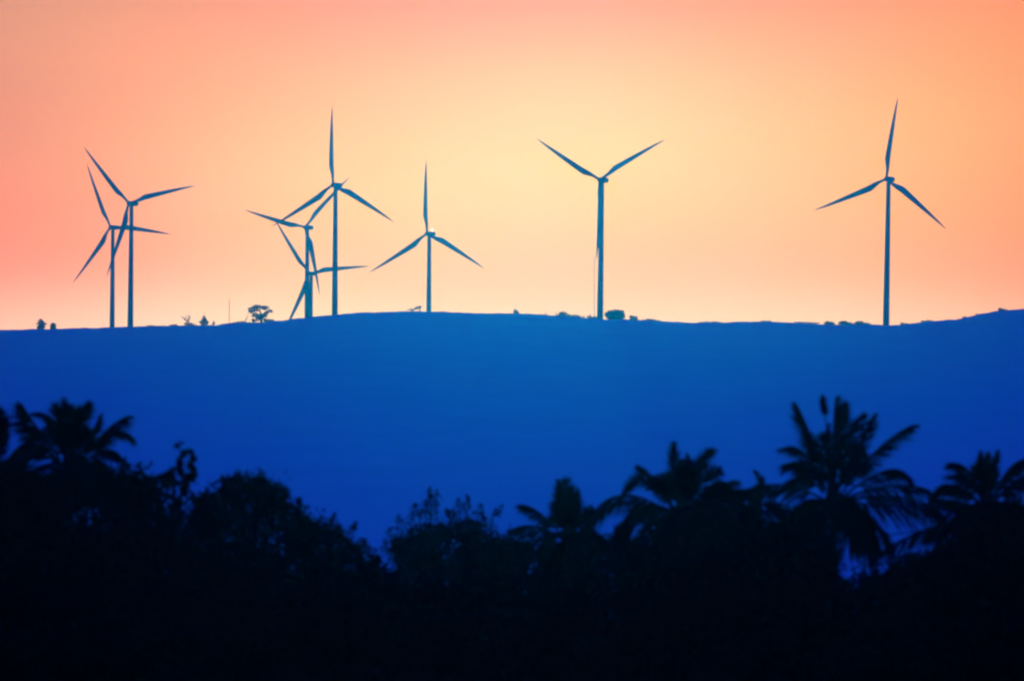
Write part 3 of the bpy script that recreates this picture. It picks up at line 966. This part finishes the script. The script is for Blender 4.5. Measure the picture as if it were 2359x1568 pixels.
# ------------------------------------------------------------------ air
SIG = 1.5e-4
haze_m = bpy.data.materials.new('haze_air')
haze_m.use_nodes = True
nt = haze_m.node_tree
nt.nodes.clear()
out = nt.nodes.new('ShaderNodeOutputMaterial')
pv = nt.nodes.new('ShaderNodeVolumePrincipled')
pv.inputs['Color'].default_value = (.001, .2, 1.0, 1)
pv.inputs['Absorption Color'].default_value = (1, 1, 1, 1)
pv.inputs['Density'].default_value = SIG
pv.inputs['Anisotropy'].default_value = .92
nt.links.new(pv.outputs['Volume'], out.inputs['Volume'])
X0, X1, Y0, Y1, Z0, Z1 = -1750, 1750, -450, 6450, -4, 402
hv = [(x, y, z) for z in (Z0, Z1) for y in (Y0, Y1) for x in (X0, X1)]
hf = [(0, 2, 3, 1), (4, 5, 7, 6), (0, 1, 5, 4), (2, 6, 7, 3), (0, 4, 6, 2), (1, 3, 7, 5)]
hz = link_mesh('haze', hv, hf, haze_m)
hz['kind'] = 'stuff'

# ------------------------------------------------------------------ sky and sun
SUN_EL, SUN_AZ = 4.7, .3          # degrees; azimuth clockwise from the camera's heading
w = bpy.data.worlds.new('World')
scene.world = w
w.use_nodes = True
nt = w.node_tree
nt.nodes.clear()
N = nt.nodes.new
Lk = nt.links.new
wo = N('ShaderNodeOutputWorld')
sky = N('ShaderNodeTexSky')
sky.sky_type = 'NISHITA'
sky.sun_disc = False
sky.sun_elevation = math.radians(SUN_EL)
sky.sun_rotation = math.radians(SUN_AZ)
sky.air_density = 1.5
sky.dust_density = 4
bg0 = N('ShaderNodeBackground')
bg0.inputs['Strength'].default_value = .002
Lk(sky.outputs['Color'], bg0.inputs['Color'])
tc = N('ShaderNodeTexCoord')
sep = N('ShaderNodeSeparateXYZ')
Lk(tc.outputs['Generated'], sep.inputs[0])


def math_node(op, a, b=None):
    n = N('ShaderNodeMath')
    n.operation = op
    for i, v in enumerate((a, b)):
        if v is None:
            continue
        if isinstance(v, (int, float)):
            n.inputs[i].default_value = v
        else:
            Lk(v, n.inputs[i])
    return n.outputs[0]


az = math_node('MULTIPLY', math_node('ARCTAN2', sep.outputs['X'], sep.outputs['Y']), 180 / math.pi)
el = math_node('MULTIPLY', math_node('ARCSINE', sep.outputs['Z']), 180 / math.pi)
# glow lobes of the dusk sky: azimuth, elevation, widths in degrees, colour
LOBES = [
    (1, 4, 6, 2.5, (0.093, 0.000, 0.000)),
    (-6, 3, 2.5, 1.2, (0.374, 0.000, 0.000)),
    (-3, 5, 2, 1.2, (0.170, 0.054, 0.002)),
    (-2.6, 3.5, 1.5, 1.2, (0.065, 0.093, 0.120)),
    (0, 5.8, 3, 0.8, (0.215, 0.000, 0.000)),
    (3.4, 4, 1.8, 1.8, (0.000, 0.088, 0.046)),
    (0, 4, 25, 8, (0.599, 0.074, 0.000)),
    (1.2, 3.6, 7, 3, (0.234, 0.000, 0.000)),
    (-5.5, 4, 3.5, 5, (0.035, 0.117, 0.119)),
    (5.5, 4, 3.5, 5, (0.104, 0.000, 0.000)),
    (0.5, 4.6, 2.2, 1.2, (0.014, 0.197, 0.131)),
    (0.4, 4.2, 4, 2, (0.038, 0.287, 0.000)),
    (0, 2.75, 9, 0.5, (0.000, 0.333, 0.493)),
    (0, 2.9, 4, 0.7, (0.068, 0.003, 0.000)),
    (-4, 2.7, 3, 0.6, (0.000, 0.129, 0.233)),
    (0, 6.3, 6, 1, (0.036, 0.048, 0.000)),
    (3.5, 2.75, 2.5, 0.6, (0.039, 0.093, 0.165)),
    (-5, 6.2, 2, 1.2, (0.000, 0.055, 0.018)),
    (5, 5, 2, 2, (0.162, 0.165, 0.020)),
    (-1.5, 4, 2, 1.5, (0.023, 0.088, 0.000)),
    (2, 5, 2, 1.3, (0.034, 0.072, 0.000)),
]
acc = None
for (a0, e0, sa, se, c) in LOBES:
    u = math_node('DIVIDE', math_node('SUBTRACT', az, a0), sa)
    v = math_node('DIVIDE', math_node('SUBTRACT', el, e0), se)
    q = math_node('ADD', math_node('MULTIPLY', u, u), math_node('MULTIPLY', v, v))
    g = math_node('EXPONENT', math_node('MULTIPLY', q, -1))
    m = N('ShaderNodeVectorMath')
    m.operation = 'SCALE'
    m.inputs[0].default_value = c
    Lk(g, m.inputs['Scale'])
    if acc is None:
        acc = m.outputs[0]
    else:
        s = N('ShaderNodeVectorMath')
        s.operation = 'ADD'
        Lk(acc, s.inputs[0])
        Lk(m.outputs[0], s.inputs[1])
        acc = s.outputs[0]
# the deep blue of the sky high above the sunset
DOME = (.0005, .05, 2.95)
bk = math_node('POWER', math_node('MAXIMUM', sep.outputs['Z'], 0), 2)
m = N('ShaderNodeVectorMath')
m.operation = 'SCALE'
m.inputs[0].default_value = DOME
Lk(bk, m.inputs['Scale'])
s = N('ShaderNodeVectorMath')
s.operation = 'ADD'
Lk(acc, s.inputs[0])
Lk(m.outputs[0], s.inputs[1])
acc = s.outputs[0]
cmb = N('ShaderNodeCombineXYZ')
Lk(math_node('MULTIPLY', az, .12), cmb.inputs['X'])
Lk(math_node('MULTIPLY', el, .55), cmb.inputs['Y'])
nz = N('ShaderNodeTexNoise')
nz.inputs['Scale'].default_value = 1.6
nz.inputs['Detail'].default_value = 5
Lk(cmb.outputs[0], nz.inputs['Vector'])
m = N('ShaderNodeVectorMath')
m.operation = 'SCALE'
Lk(acc, m.inputs[0])
Lk(math_node('ADD', math_node('MULTIPLY', nz.outputs['Fac'], .16), .92), m.inputs['Scale'])
acc = m.outputs[0]
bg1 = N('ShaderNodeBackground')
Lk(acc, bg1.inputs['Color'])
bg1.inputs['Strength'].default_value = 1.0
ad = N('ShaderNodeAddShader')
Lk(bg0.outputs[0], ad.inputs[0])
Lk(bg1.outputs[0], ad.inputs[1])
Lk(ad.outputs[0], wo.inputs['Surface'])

sl = bpy.data.lights.new('sun', 'SUN')
sl.energy = .07
sl.angle = math.radians(.5)
sl.color = (1, .92, .52)
so = bpy.data.objects.new('sun', sl)
col.objects.link(so)
e, a = math.radians(SUN_EL), math.radians(SUN_AZ)
sd = Vector((math.sin(a) * math.cos(e), math.cos(a) * math.cos(e), math.sin(e)))
so.rotation_euler = sd.to_track_quat('Z', 'Y').to_euler()
so.location = (0, 3000, 500)

# ------------------------------------------------------------------ camera
cd = bpy.data.cameras.new('camera')
cd.sensor_width = 36
cd.lens = 18 / TH
cd.clip_start = .5
cd.clip_end = 20000
cd.dof.use_dof = True
cd.dof.focus_distance = 4400
cd.dof.aperture_fstop = 1.3
co = bpy.data.objects.new('camera', cd)
col.objects.link(co)
co.location = CAM
co.rotation_euler = (math.pi / 2 + PITCH, 0, 0)
scene.camera = co

# ------------------------------------------------------------------ render settings
scene.view_settings.view_transform = 'Standard'
scene.view_settings.look = 'None'
scene.view_settings.exposure = 0
scene.view_settings.gamma = 1
scene.render.engine = 'CYCLES'
cy = scene.cycles
cy.use_denoising = True
cy.max_bounces = 4
cy.diffuse_bounces = 2
cy.volume_bounces = 0
cy.filter_width = 2.4
